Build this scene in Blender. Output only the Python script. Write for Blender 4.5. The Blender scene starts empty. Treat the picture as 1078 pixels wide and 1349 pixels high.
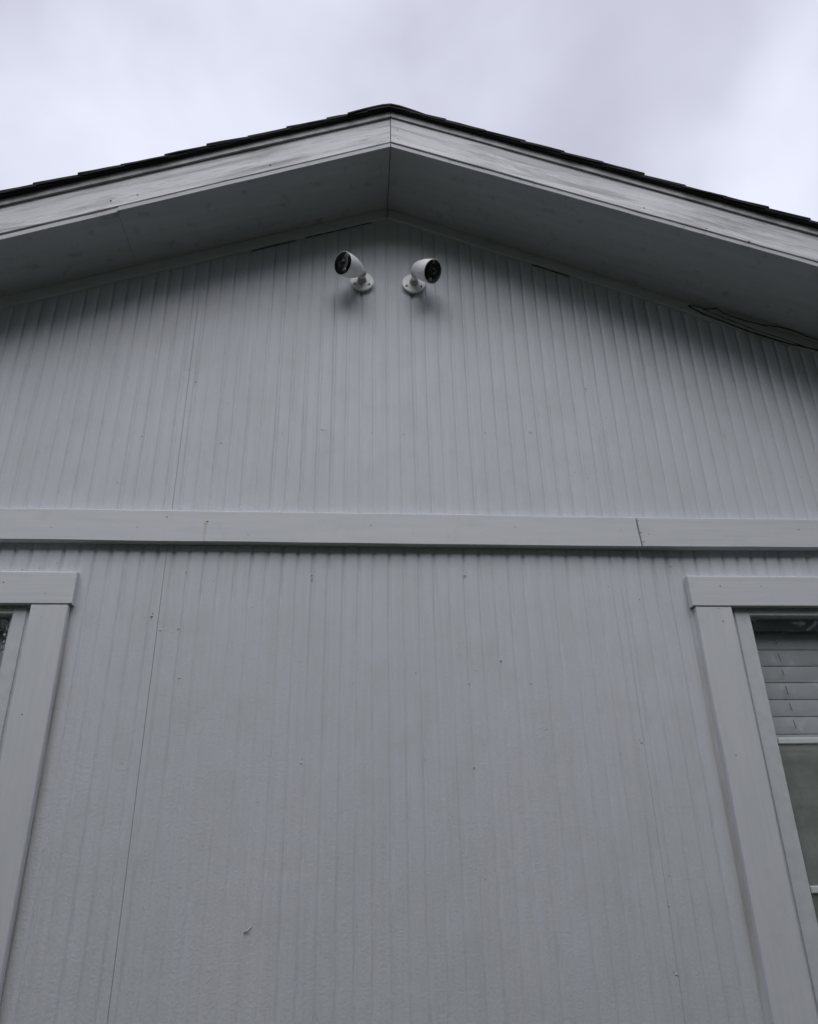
import bpy, bmesh, math, random
import numpy as np
from mathutils import Vector, Matrix, noise as mnoise

random.seed(7)
rng = np.random.default_rng(7)
R = math.radians
scene = bpy.context.scene
COL = scene.collection

# ------------------------------------------------------------------ camera
F_PX, W_PX = 978.42, 1078.0
PITCH, YAW, ROLL = R(24.862), R(4.626), R(-1.223)
CAM = Vector((-0.0974, -1.8572, 1.6))
fw = Vector((math.sin(YAW) * math.cos(PITCH), math.cos(YAW) * math.cos(PITCH), math.sin(PITCH)))
rt = Vector((math.cos(YAW), -math.sin(YAW), 0))
up = rt.cross(fw)
r2 = rt * math.cos(ROLL) + up * math.sin(ROLL)
u2 = -rt * math.sin(ROLL) + up * math.cos(ROLL)
cd = bpy.data.cameras.new("camera")
cam = bpy.data.objects.new("camera", cd)
COL.objects.link(cam)
cd.sensor_fit = 'HORIZONTAL'
cd.sensor_width = 36.0
cd.lens = 36.0 * F_PX / W_PX
cd.clip_start = 0.05
cd.clip_end = 2000
cam.matrix_world = Matrix(((r2.x, u2.x, -fw.x, CAM.x), (r2.y, u2.y, -fw.y, CAM.y),
                           (r2.z, u2.z, -fw.z, CAM.z), (0, 0, 0, 1)))
scene.camera = cam

# ------------------------------------------------------------------ world, sun, exposure
SUN_EL, SUN_AZ = R(57), R(186)          # azimuth clockwise from +Y
world = bpy.data.worlds.new("World")
scene.world = world
world.use_nodes = True
nt = world.node_tree
nt.nodes.clear()
wo = nt.nodes.new('ShaderNodeOutputWorld')
sky = nt.nodes.new('ShaderNodeTexSky')
sky.sky_type = 'NISHITA'
sky.sun_disc = False
sky.sun_elevation = SUN_EL
sky.sun_rotation = SUN_AZ
bg1 = nt.nodes.new('ShaderNodeBackground')
bg1.inputs['Strength'].default_value = 0.05
nt.links.new(sky.outputs[0], bg1.inputs['Color'])
tc = nt.nodes.new('ShaderNodeTexCoord')
mp = nt.nodes.new('ShaderNodeMapping')
mp.inputs['Location'].default_value = (2.8276, -2.4873, -4.2479)
mp.inputs['Scale'].default_value = (1.0, 1.0, 1.5)
nt.links.new(tc.outputs['Generated'], mp.inputs['Vector'])
nz = nt.nodes.new('ShaderNodeTexNoise')
nz.inputs['Scale'].default_value = 2.544
nz.inputs['Detail'].default_value = 4.0
nz.inputs['Roughness'].default_value = 0.48
nz.inputs['Distortion'].default_value = 0.35
nt.links.new(mp.outputs[0], nz.inputs['Vector'])
cr = nt.nodes.new('ShaderNodeValToRGB')
cr.color_ramp.interpolation = 'B_SPLINE'
cr.color_ramp.elements[0].position = 0.33
cr.color_ramp.elements[0].color = (0.298, 0.303, 0.370, 1)
cr.color_ramp.elements[1].position = 0.66
cr.color_ramp.elements[1].color = (0.532, 0.548, 0.630, 1)
nt.links.new(nz.outputs['Fac'], cr.inputs['Fac'])
bg2 = nt.nodes.new('ShaderNodeBackground')
nt.links.new(cr.outputs['Color'], bg2.inputs['Color'])
mixw = nt.nodes.new('ShaderNodeMixShader')
mixw.inputs['Fac'].default_value = 0.95
nt.links.new(bg1.outputs[0], mixw.inputs[1])
nt.links.new(bg2.outputs[0], mixw.inputs[2])
nt.links.new(mixw.outputs[0], wo.inputs['Surface'])

sd = bpy.data.lights.new("sun", 'SUN')
sd.energy = 1.5
sd.angle = R(62)
sd.color = (1.0, 0.985, 0.96)
sun = bpy.data.objects.new("sun", sd)
COL.objects.link(sun)
sdir = Vector((math.sin(SUN_AZ) * math.cos(SUN_EL), math.cos(SUN_AZ) * math.cos(SUN_EL), math.sin(SUN_EL)))
sun.rotation_euler = sdir.to_track_quat('Z', 'Y').to_euler()
sun.location = (0, -6, 9)

scene.view_settings.view_transform = 'Standard'
scene.view_settings.look = 'None'
scene.view_settings.gamma = 1
scene.view_settings.exposure = 0.82
scene.view_settings.use_curve_mapping = False

# ------------------------------------------------------------------ material helpers
class NB:
    """small wrapper for building a material's nodes"""
    def __init__(self, name):
        self.m = bpy.data.materials.new(name)
        self.m.use_nodes = True
        self.t = self.m.node_tree
        self.b = self.t.nodes['Principled BSDF']
        self.out = self.t.nodes['Material Output']
        self.tc = self.n('ShaderNodeTexCoord')
    def n(self, kind, **kw):
        nd = self.t.nodes.new(kind)
        for k, v in kw.items():
            setattr(nd, k, v)
        return nd
    def l(self, a, b):
        self.t.links.new(a, b)
    def mapping(self, scale=(1, 1, 1), rot=(0, 0, 0), loc=(0, 0, 0)):
        mp = self.n('ShaderNodeMapping')
        mp.inputs['Scale'].default_value = scale
        mp.inputs['Location'].default_value = loc
        src = self.tc.outputs['Object']
        if any(rot):
            m0 = self.n('ShaderNodeMapping')
            m0.inputs['Rotation'].default_value = rot
            self.l(src, m0.inputs['Vector'])
            src = m0.outputs[0]
        self.l(src, mp.inputs['Vector'])
        return mp.outputs[0]
    def noise(self, vec, scale, detail=3, rough=0.5, dist=0.0):
        nd = self.n('ShaderNodeTexNoise')
        nd.inputs['Scale'].default_value = scale
        nd.inputs['Detail'].default_value = detail
        nd.inputs['Roughness'].default_value = rough
        nd.inputs['Distortion'].default_value = dist
        self.l(vec, nd.inputs['Vector'])
        return nd.outputs['Fac']
    def ramp(self, fac, stops, interp='LINEAR'):
        nd = self.n('ShaderNodeValToRGB')
        nd.color_ramp.interpolation = interp
        e = nd.color_ramp.elements
        while len(e) < len(stops):
            e.new(0.5)
        for el, (p, c) in zip(e, stops):
            el.position = p
            el.color = (c, c, c, 1) if isinstance(c, (int, float)) else (*c, 1)
        self.l(fac, nd.inputs['Fac'])
        return nd.outputs['Color']
    def mix(self, fac, a, b, mode='MIX'):
        nd = self.n('ShaderNodeMix', data_type='RGBA', blend_type=mode)
        for sock, v in ((nd.inputs[0], fac), (nd.inputs[6], a), (nd.inputs[7], b)):
            if isinstance(v, (int, float)):
                sock.default_value = v
            elif isinstance(v, tuple):
                sock.default_value = (*v, 1)
            else:
                self.l(v, sock)
        return nd.outputs[2]
    def math(self, op, a, b=None, clamp=False):
        nd = self.n('ShaderNodeMath', operation=op, use_clamp=clamp)
        for sock, v in ((nd.inputs[0], a), (nd.inputs[1], b)):
            if v is None:
                continue
            if isinstance(v, (int, float)):
                sock.default_value = v
            else:
                self.l(v, sock)
        return nd.outputs[0]
    def sep(self):
        nd = self.n('ShaderNodeSeparateXYZ')
        self.l(self.tc.outputs['Object'], nd.inputs[0])
        return nd.outputs
    def bump(self, h, strength, dist):
        nd = self.n('ShaderNodeBump')
        nd.inputs['Strength'].default_value = strength
        nd.inputs['Distance'].default_value = dist
        self.l(h, nd.inputs['Height'])
        self.l(nd.outputs[0], self.b.inputs['Normal'])
    def done(self, color, rough, spec=0.4):
        b = self.b
        if isinstance(color, tuple):
            b.inputs['Base Color'].default_value = (*color, 1)
        else:
            self.l(color, b.inputs['Base Color'])
        if isinstance(rough, (int, float)):
            b.inputs['Roughness'].default_value = rough
        else:
            self.l(rough, b.inputs['Roughness'])
        b.inputs['Specular IOR Level'].default_value = spec
        return self.m

PAINT = (0.560, 0.580, 0.625)

def mat_siding():
    k = NB("painted_siding")
    big = k.noise(k.mapping((1, 1, 0.6)), 2.2, 4, 0.55)
    c = k.mix(k.ramp(big, [(0.35, 0.0), (0.65, 1.0)]), (0.556, 0.583, 0.628), (0.600, 0.618, 0.678))
    # streaky weathering running down the boards
    st = k.noise(k.mapping((40, 40, 1.6)), 1.6, 4, 0.6)
    c = k.mix(k.ramp(st, [(0.42, 0.0), (0.75, 0.50)]), c, (0.50, 0.515, 0.53))
    blot = k.noise(k.mapping((1, 1, 1)), 9.0, 5, 0.6)
    c = k.mix(k.ramp(blot, [(0.50, 0.0), (0.78, 0.40)]), c, (0.47, 0.49, 0.48))
    # fine specks of grime
    sp = k.noise(k.mapping((1, 1, 1)), 210, 2, 0.5)
    c = k.mix(k.ramp(sp, [(0.72, 0.0), (0.78, 0.45)]), c, (0.30, 0.30, 0.29))
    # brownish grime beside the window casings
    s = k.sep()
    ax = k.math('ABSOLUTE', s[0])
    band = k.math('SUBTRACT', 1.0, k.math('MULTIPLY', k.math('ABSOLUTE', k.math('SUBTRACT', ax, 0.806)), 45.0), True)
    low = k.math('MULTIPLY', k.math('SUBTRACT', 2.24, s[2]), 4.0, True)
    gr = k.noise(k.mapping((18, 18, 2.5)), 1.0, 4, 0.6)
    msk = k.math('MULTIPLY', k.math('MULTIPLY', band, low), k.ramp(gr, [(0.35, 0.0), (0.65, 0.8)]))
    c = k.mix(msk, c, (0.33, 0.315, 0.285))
    grain = k.noise(k.mapping((55, 55, 5)), 3.0, 5, 0.65)
    brush = k.noise(k.mapping((14, 14, 9)), 2.6, 5, 0.6, 0.5)
    rough = k.noise(k.mapping((1, 1, 1)), 150.0, 3, 0.6)
    h = k.math('ADD', k.math('ADD', k.math('MULTIPLY', grain, 0.6), k.math('MULTIPLY', brush, 0.5)), k.math('MULTIPLY', rough, 0.75))
    k.bump(h, 0.52, 0.0026)
    return k.done(c, k.ramp(blot, [(0.3, 0.66), (0.7, 0.82)]), 0.25)

def mat_trim(name, rust=None, axis=(3, 40, 40), tone=1.0, rot=(0, 0, 0)):
    k = NB(name)
    v = k.mapping(axis, rot)
    g = k.noise(v, 1.5, 5, 0.6)
    a = tuple(x * tone for x in (0.568, 0.590, 0.628))
    b = tuple(x * tone for x in (0.610, 0.627, 0.672))
    c = k.mix(k.ramp(g, [(0.35, 0.0), (0.65, 1.0)]), a, b)
    blot = k.noise(k.mapping((1, 1, 1)), 14.0, 4, 0.6)
    c = k.mix(k.ramp(blot, [(0.58, 0.0), (0.82, 0.35)]), c, (0.44, 0.455, 0.45))
    sp = k.noise(k.mapping((1, 1, 1)), 190, 2, 0.5)
    c = k.mix(k.ramp(sp, [(0.72, 0.0), (0.78, 0.4)]), c, (0.28, 0.28, 0.27))
    if rust:
        x0, z0 = rust
        s = k.sep()
        wob = k.math('MULTIPLY', k.math('SUBTRACT', k.noise(k.mapping((1, 1, 60)), 1.0, 2), 0.5), 0.006)
        dx = k.math('ABSOLUTE', k.math('SUBTRACT', k.math('ADD', s[0], wob), x0))
        m1 = k.math('SUBTRACT', 1.0, k.math('MULTIPLY', dx, 170.0), True)
        m2 = k.math('MULTIPLY', k.math('SUBTRACT', z0, s[2]), 300.0, True)
        m3 = k.math('SUBTRACT', 1.0, k.math('MULTIPLY', k.math('SUBTRACT', z0, s[2]), 11.0), True)
        c = k.mix(k.math('MULTIPLY', k.math('MULTIPLY', m1, m2), k.math('MULTIPLY', m3, 0.55)), c, (0.34, 0.25, 0.13))
    h = k.math('ADD', k.math('MULTIPLY', g, 0.8), k.math('MULTIPLY', k.noise(k.mapping((1, 1, 1)), 60, 3), 0.3))
    k.bump(h, 0.30, 0.0018)
    return k.done(c, k.ramp(blot, [(0.3, 0.45), (0.7, 0.62)]), 0.35)

SLOPE = 0.369
ANG = math.atan(SLOPE)

def mat_fascia(name, sgn):
    k = NB(name)
    rot = (0, -sgn * ANG, 0)       # x runs along the board after the mapping
    v = k.mapping((2.2, 20, 34), rot)
    g = k.noise(v, 1.6, 6, 0.62, 0.4)
    c = k.mix(k.ramp(g, [(0.35, 0.0), (0.66, 1.0)]), (0.52, 0.535, 0.56), (0.655, 0.665, 0.70))
    # mildew in long smears along the grain
    v2 = k.mapping((1.3, 9, 15), rot, (3.1, 0, 0.4))
    g2 = k.noise(v2, 2.3, 6, 0.66, 0.6)
    c = k.mix(k.ramp(g2, [(0.47, 0.0), (0.68, 0.85)]), c, (0.22, 0.225, 0.225))
    g3 = k.noise(k.mapping((4, 30, 60), rot, (1, 2, 0)), 3.4, 5, 0.7)
    c = k.mix(k.ramp(g3, [(0.58, 0.0), (0.70, 0.75)]), c, (0.16, 0.155, 0.15))
    h = k.math('ADD', g, k.math('MULTIPLY', g2, -0.5))
    k.bump(h, 0.45, 0.003)
    return k.done(c, 0.62, 0.3)

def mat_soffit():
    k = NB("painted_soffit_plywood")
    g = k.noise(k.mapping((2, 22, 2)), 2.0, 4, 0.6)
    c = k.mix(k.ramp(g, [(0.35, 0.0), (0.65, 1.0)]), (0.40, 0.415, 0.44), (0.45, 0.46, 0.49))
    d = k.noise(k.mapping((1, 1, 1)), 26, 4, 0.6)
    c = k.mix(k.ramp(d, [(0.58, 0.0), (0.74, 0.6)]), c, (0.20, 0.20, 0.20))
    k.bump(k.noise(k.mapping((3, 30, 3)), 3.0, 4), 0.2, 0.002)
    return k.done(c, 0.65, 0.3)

def mat_shingle():
    k = NB("asphalt_shingle")
    g = k.noise(k.mapping((1, 1, 1)), 160, 3, 0.7)
    info = k.n('ShaderNodeObjectInfo')
    c = k.mix(k.ramp(g, [(0.3, 0.0), (0.7, 1.0)]), (0.012, 0.013, 0.017), (0.045, 0.046, 0.052))
    c = k.mix(k.math('MULTIPLY', info.outputs['Random'], 0.5), c, (0.02, 0.02, 0.024))
    k.bump(g, 0.7, 0.004)
    return k.done(c, 0.9, 0.2)

def mat_simple(name, color, rough=0.5, spec=0.4, var=0.12, scale=30, bump=0.0):
    k = NB(name)
    g = k.noise(k.mapping((1, 1, 1)), scale, 4, 0.55)
    lo = tuple(x * (1 - var) for x in color)
    hi = tuple(min(1, x * (1 + var)) for x in color)
    c = k.mix(k.ramp(g, [(0.3, 0.0), (0.7, 1.0)]), lo, hi)
    if bump:
        k.bump(g, bump, 0.002)
    return k.done(c, rough, spec)

def mat_glass():
    k = NB("window_glass")
    t = k.t
    t.nodes.remove(k.b)
    fr = k.n('ShaderNodeFresnel')
    geo = k.n('ShaderNodeNewGeometry')                   # the same pane seen from indoors
    ior = k.math('SUBTRACT', 1.5, k.math('MULTIPLY', geo.outputs['Backfacing'], 1.5 - 1 / 1.5))
    k.l(ior, fr.inputs['IOR'])
    tr = k.n('ShaderNodeBsdfTransparent')
    tr.inputs['Color'].default_value = (0.90, 0.915, 0.925, 1)
    gl = k.n('ShaderNodeBsdfGlossy')
    gl.inputs['Roughness'].default_value = 0.02
    nz = k.noise(k.mapping((1, 1, 1)), 3.5, 2)
    bp = k.n('ShaderNodeBump')
    bp.inputs['Strength'].default_value = 0.05
    bp.inputs['Distance'].default_value = 0.01
    k.l(nz, bp.inputs['Height'])
    k.l(bp.outputs[0], gl.inputs['Normal'])
    mx = k.n('ShaderNodeMixShader')
    k.l(fr.outputs[0], mx.inputs[0])
    k.l(tr.outputs[0], mx.inputs[1])
    k.l(gl.outputs[0], mx.inputs[2])
    k.l(mx.outputs[0], k.out.inputs['Surface'])
    return k.m

def mat_screen():
    """insect screen: fine dark mesh, half open"""
    k = NB("insect_screen_mesh")
    t = k.t
    g = k.noise(k.mapping((1, 1, 1)), 14, 5, 0.65)
    c = k.mix(k.ramp(g, [(0.3, 0.0), (0.7, 1.0)]), (0.17, 0.195, 0.175), (0.31, 0.335, 0.305))
    k.done(c, 0.8, 0.2)
    tr = k.n('ShaderNodeBsdfTransparent')
    mx = k.n('ShaderNodeMixShader')
    mx.inputs[0].default_value = 0.62
    k.l(tr.outputs[0], mx.inputs[1])
    k.l(k.b.outputs[0], mx.inputs[2])
    k.l(mx.outputs[0], k.out.inputs['Surface'])
    return k.m

M = dict(
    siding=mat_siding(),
    trim_h=mat_trim("painted_band_board", rust=(-0.4915, 2.4200)),
    trim_h2=mat_trim("painted_band_board_weathered", axis=(4, 70, 90), tone=0.98),
    casing_v=mat_trim("painted_casing_upright", axis=(40, 40, 3)),
    casing_h=mat_trim("painted_casing_head", axis=(3, 60, 90)),
    frieze=mat_trim("painted_frieze", axis=(3, 40, 40), tone=1.0),
    sash=mat_simple("painted_window_frame", (0.55, 0.575, 0.60), 0.5, 0.35, 0.06, 40, 0.15),
    fasL=mat_fascia("weathered_fascia_a", -1), fasR=mat_fascia("weathered_fascia_b", 1),
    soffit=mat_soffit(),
    shingle=mat_shingle(),
    rake=mat_simple("grey_rake_trim", (0.40, 0.41, 0.43), 0.6, 0.3, 0.3, 22, 0.2),
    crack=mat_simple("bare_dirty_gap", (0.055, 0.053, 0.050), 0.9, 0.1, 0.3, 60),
    caulk=mat_simple("peeling_caulk", (0.30, 0.31, 0.32), 0.6, 0.3, 0.2, 60, 0.3),
    nail=mat_simple("painted_nail_head", (0.50, 0.52, 0.55), 0.5, 0.4, 0.1, 60),
    hole=mat_simple("dark_nail_hole", (0.24, 0.24, 0.245), 0.8, 0.2, 0.3, 60),
    rust=mat_simple("rusty_nail", (0.16, 0.09, 0.045), 0.8, 0.3, 0.4, 90),
    glass=mat_glass(), screen=mat_screen(),
    blind=mat_simple("white_blind_slat", (0.47, 0.49, 0.505), 0.45, 0.4, 0.05, 12),
    headrail=mat_simple("blind_headrail", (0.30, 0.33, 0.35), 0.45, 0.4, 0.08, 12),
    cord=mat_simple("blind_cord", (0.16, 0.17, 0.18), 0.8, 0.2, 0.1, 12),
    plaster=mat_simple("interior_plaster", (0.40, 0.40, 0.39), 0.8, 0.2, 0.05, 6),
    plastic=mat_simple("white_camera_plastic", (0.80, 0.81, 0.83), 0.38, 0.5, 0.02, 20),
    joint=mat_simple("grey_camera_joint", (0.42, 0.43, 0.45), 0.45, 0.4, 0.05, 40),
    black=mat_simple("black_camera_glass", (0.006, 0.006, 0.008), 0.12, 0.5, 0.1, 20),
    lens=mat_simple("dark_lens", (0.012, 0.012, 0.018), 0.05, 0.6, 0.1, 20),
    led=mat_simple("smoked_light_panel", (0.013, 0.014, 0.017), 0.35, 0.5, 0.1, 40),
    sensor=mat_simple("milky_sensor_dome", (0.20, 0.205, 0.22), 0.35, 0.5, 0.05, 40),
    screw=mat_simple("dark_screw", (0.05, 0.05, 0.06), 0.45, 0.5, 0.2, 60),
    leaf=mat_simple("added_hedge_leaf", (0.055, 0.085, 0.035), 0.6, 0.3, 0.5, 5),
    bark=mat_simple("added_hedge_bark", (0.12, 0.09, 0.065), 0.9, 0.2, 0.3, 20, 0.5),
)

def mat_lawn():
    k = NB("lawn_ground")
    a = k.noise(k.mapping((1, 1, 1)), 1.2, 5, 0.6)
    b = k.noise(k.mapping((1, 1, 1)), 40, 3, 0.6)
    c = k.mix(k.ramp(a, [(0.35, 0.0), (0.65, 1.0)]), (0.040, 0.055, 0.026), (0.075, 0.070, 0.04))
    c = k.mix(k.ramp(b, [(0.4, 0.0), (0.7, 0.6)]), c, (0.03, 0.045, 0.02))
    k.bump(b, 0.6, 0.03)
    return k.done(c, 0.95, 0.1)
M['lawn'] = mat_lawn()

# ------------------------------------------------------------------ object helpers
def mesh_obj(name, verts, faces, mat, parent=None, smooth=False):
    me = bpy.data.meshes.new(name)
    me.from_pydata([tuple(v) for v in verts], [], [tuple(f) for f in faces])
    me.update()
    mats = mat if isinstance(mat, (list, tuple)) else [mat]
    for m in mats:
        me.materials.append(m)
    if smooth:
        me.polygons.foreach_set('use_smooth', [True] * len(me.polygons))
    o = bpy.data.objects.new(name, me)
    COL.objects.link(o)
    o.parent = parent
    return o

def bm_obj(name, bm, mat, parent=None, smooth=False):
    bmesh.ops.recalc_face_normals(bm, faces=bm.faces)
    me = bpy.data.meshes.new(name)
    bm.to_mesh(me)
    bm.free()
    mats = mat if isinstance(mat, (list, tuple)) else [mat]
    for m in mats:
        me.materials.append(m)
    if smooth:
        me.polygons.foreach_set('use_smooth', [True] * len(me.polygons))
    o = bpy.data.objects.new(name, me)
    COL.objects.link(o)
    o.parent = parent
    return o

def empty(name, loc, label, cat, group=None):
    o = bpy.data.objects.new(name, None)
    COL.objects.link(o)
    o.location = loc
    tag(o, label, cat, group)
    return o

def tag(o, label=None, cat=None, group=None, kind=None):
    if label: o['label'] = label
    if cat: o['category'] = cat
    if group: o['group'] = group
    if kind: o['kind'] = kind

def hexa(bm, p):
    """eight corners: 0-3 one end loop, 4-7 the other"""
    v = [bm.verts.new(q) for q in p]
    for f in ((0, 1, 2, 3), (7, 6, 5, 4), (0, 4, 5, 1), (1, 5, 6, 2), (2, 6, 7, 3), (3, 7, 4, 0)):
        bm.faces.new([v[i] for i in f])
    return v

def box_bm(x0, x1, y0, y1, z0, z1, bevel=0.0, seg=2):
    bm = bmesh.new()
    hexa(bm, [(x0, y0, z0), (x1, y0, z0), (x1, y1, z0), (x0, y1, z0),
              (x0, y0, z1), (x1, y0, z1), (x1, y1, z1), (x0, y1, z1)])
    if bevel:
        bmesh.ops.bevel(bm, geom=list(bm.edges), offset=bevel, segments=seg, affect='EDGES', profile=0.6)
    return bm

def loft(rings, closed_ring=True, cap=True):
    """rings: list of equally long point loops"""
    n = len(rings[0])
    verts = [p for r in rings for p in r]
    faces = []
    for i in range(len(rings) - 1):
        for j in range(n if closed_ring else n - 1):
            a, b = i * n + j, i * n + (j + 1) % n
            faces.append((a, b, b + n, a + n))
    if cap:
        faces.append(tuple(range(n - 1, -1, -1)))
        faces.append(tuple((len(rings) - 1) * n + j for j in range(n)))
    return verts, faces

def board(name, prof_fn, xs, mat, parent):
    """a board swept along x; prof_fn(x) gives its four corners (closed loop)"""
    v, f = loft([prof_fn(x) for x in xs])
    o = mesh_obj(name, v, f, mat, parent)
    bm = bmesh.new()
    bm.from_mesh(o.data)
    bmesh.ops.recalc_face_normals(bm, faces=bm.faces)
    bm.to_mesh(o.data)
    bm.free()
    return o

def nz1(x, y=0.0, z=0.0):
    return mnoise.noise(Vector((x, y, z)))

# ------------------------------------------------------------------ ground
gv, gf = [], []
ground = mesh_obj("ground", [(-400, -400, 0), (400, -400, 0), (400, 400, 0), (-400, 400, 0)], [(0, 1, 2, 3)], M['lawn'])
tag(ground, "patchy green lawn in front of the house wall", None, None, 'structure')

# ------------------------------------------------------------------ the house
HALF, DEPTH = 3.0, 7.0
Z_SOF = 3.594                      # underside of the soffit at the ridge
def S(x): return Z_SOF - SLOPE * abs(x)
def O(x): return 0.25 + 0.029 * x   # the rake overhang is slightly out of square

house = empty("house", (0, 0, 0), "single storey house gable with grooved white painted siding and dark shingle roof", "house")

PITCH_G = 1.212 / 30
SEAMS = [-3.013, -1.801, -0.589, 0.623, 1.835, 3.047]
Z_JOIN = 2.40
WIN = dict(left=(-1.640, -0.898), right=(0.909, 1.651))
WZ0, WZ1 = 0.95, 2.1835
SURF = -0.0

def groove_depth(xi, z, upper):
    a = 0.5 + 0.5 * nz1(xi * 57.3, 3.3, 0.0)            # each groove its own
    if upper:
        p = nz1(xi * 31.0, z * 1.7, 5.0)
        d = 0.0027 + 0.0026 * a + 0.0018 * p + 0.0005 * nz1(xi * 130.0, z * 24.0, 6.0)
        if z < 2.72:                                      # paint builds up near the band
            d *= 0.70 + 0.30 * (z - 2.40) / 0.32
        return max(0.0006, d)
    p = nz1(xi * 23.0, z * 2.6, 9.0)
    q = 0.8 * nz1(xi * 90.0, z * 7.0, 2.0) + 0.45 * nz1(xi * 130.0, z * 17.0, 6.0)
    reg = nz1(xi * 1.6, z * 1.3, 14.0)
    d = 0.0016 + 0.0014 * a + 0.0019 * p + 0.0016 * q + 0.0012 * reg
    if z > 1.95:
        d += 0.0014 * min(1.0, (z - 1.95) / 0.3)
    if -0.52 < xi < -0.25 and z < 2.2:                  # a patch filled almost flush
        d *= 0.5
    return min(0.0045, max(0.0001, d))

def siding_panel(x0, x1, upper, hole=None):
    # columns: (x, is groove bottom, groove id)
    gap = 0.0004 if x0 < 0 else 0.00015
    gap1 = 0.0004 if x1 < 0 else 0.00015
    cols = [(x0 + gap, 1, x0), (x0 + gap + .0003, 0, 0), (x0 + gap + .0007, 0, 0), (x0 + gap + .0022, 0, 0)]
    n = int(round((x1 - x0) / PITCH_G))
    for i in range(n):
        gx = x0 + (i + 0.5) * PITCH_G + 0.0012 * nz1(i * 7.1, x0)
        w = 0.80 + 0.35 * random.random()
        for off, dd in ((-.0078, 0), (-.0062, .10), (-.0044, .48), (-.0022, .90), (0, 1), (.0022, .90), (.0044, .48), (.0062, .10), (.0078, 0)):
            cols.append((gx + off * w, dd, gx))
    cols += [(x1 - gap1 - .0022, 0, 0), (x1 - gap1 - .0007, 0, 0), (x1 - gap1 - .0003, 0, 0), (x1 - gap1, 1, x1)]
    if hole:
        hx0, hx1 = hole
        cols = [c for c in cols if abs(c[0] - hx0) > 0.004 and abs(c[0] - hx1) > 0.004]
        cols += [(hx0, 0, 0), (hx1, 0, 0)]
        cols.sort(key=lambda c: c[0])
    if upper:
        rows = 92
    else:
        zs = list(np.arange(0.25, 1.1, 0.12)) + list(np.arange(1.1, Z_JOIN - 0.002, 0.0125)) + [Z_JOIN - 0.002]
        if hole:
            zs = [z for z in zs if abs(z - WZ0) > 0.006 and abs(z - WZ1) > 0.006] + [WZ0, WZ1]
            zs.sort()
        rows = len(zs)
    verts, faces = [], []
    nc = len(cols)
    for r in range(rows):
        for x, g, gid in cols:
            if upper:
                zt = S(x) + 0.05
                z = Z_JOIN + 0.002 + (zt - Z_JOIN - 0.002) * r / (rows - 1)
            else:
                z = zs[r]
            buckle = 0.0016 * nz1(x * 2.1, z * 1.7, 1.0) + 0.0005 * nz1(x * 9, z * 7, 4.0)
            wob = 0.0011 * nz1(gid * 3.3, z * 5.0, 7.0) + 0.0008 * nz1(gid * 51.0, z * 23.0, 3.0) if gid else 0.0
            seam = gid == x0 or gid == x1
            d = ((0.003 if x0 < 0 else .0018) if seam else g * groove_depth(gid, z, upper)) if g else 0.0
            verts.append((x + wob * (0 if seam else 1), SURF + buckle + d, z))
    for r in range(rows - 1):
        for c in range(nc - 1):
            if hole:
                xm = 0.5 * (cols[c][0] + cols[c + 1][0])
                zm = 0.5 * (zs[r] + zs[r + 1])
                if hole[0] < xm < hole[1] and WZ0 < zm < WZ1:
                    continue
            a = r * nc + c
            faces.append((a, a + 1, a + nc + 1, a + nc))
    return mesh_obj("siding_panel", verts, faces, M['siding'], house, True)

for i in range(5):
    siding_panel(SEAMS[i], SEAMS[i + 1], True)
    hole = WIN['left'] if i == 1 else WIN['right'] if i == 3 else None
    siding_panel(SEAMS[i], SEAMS[i + 1], False, hole)

# sheathing behind the panels (with window openings), side and back walls, foundation
def wall_core():
    bm = bmesh.new()
    xs = [-HALF, WIN['left'][0], WIN['left'][1], WIN['right'][0], WIN['right'][1], HALF]
    def slab(x0, x1, z0, zt0, zt1):
        hexa(bm, [(x0, .012, z0), (x1, .012, z0), (x1, .11, z0), (x0, .11, z0),
                  (x0, .012, zt0), (x1, .012, zt1), (x1, .11, zt1), (x0, .11, zt0)])
    for a, b in zip(xs[:-1], xs[1:]):
        win = (a, b) in (WIN['left'], WIN['right'])
        if win:
            slab(a, b, 0.3, WZ0, WZ0)
            slab(a, b, WZ1, S(a), S(b))
        elif a < 0 < b:
            slab(a, 0, 0.3, S(a), S(0)); slab(0, b, 0.3, S(0), S(b))
        else:
            slab(a, b, 0.3, S(a), S(b))
    for sx in (-1, 1):
        a, b = (HALF - 0.1) * sx, HALF * sx
        x0, x1 = min(a, b), max(a, b)
        hexa(bm, [(x0, .12, .3), (x1, .12, .3), (x1, DEPTH, .3), (x0, DEPTH, .3),
                  (x0, .12, S(HALF)), (x1, .12, S(HALF)), (x1, DEPTH, S(HALF)), (x0, DEPTH, S(HALF))])
    hexa(bm, [(-HALF, DEPTH, .3), (HALF, DEPTH, .3), (HALF, DEPTH + .1, .3), (-HALF, DEPTH + .1, .3),
              (-HALF, DEPTH, 2.4), (HALF, DEPTH, 2.4), (HALF, DEPTH + .1, 2.4), (-HALF, DEPTH + .1, 2.4)])
    hexa(bm, [(-HALF, .12, 0.30), (HALF, .12, .30), (HALF, DEPTH, .30), (-HALF, DEPTH, .30),
              (-HALF, .12, .45), (HALF, .12, .45), (HALF, DEPTH, .45), (-HALF, DEPTH, .45)])
    hexa(bm, [(-HALF + .1, .12, 2.44), (HALF - .1, .12, 2.44), (HALF - .1, DEPTH, 2.44), (-HALF + .1, DEPTH, 2.44),
              (-HALF + .1, .12, 2.46), (HALF - .1, .12, 2.46), (HALF - .1, DEPTH, 2.46), (-HALF + .1, DEPTH, 2.46)])
    return bm_obj("wall", bm, M['plaster'], house)
wall_core()
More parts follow.
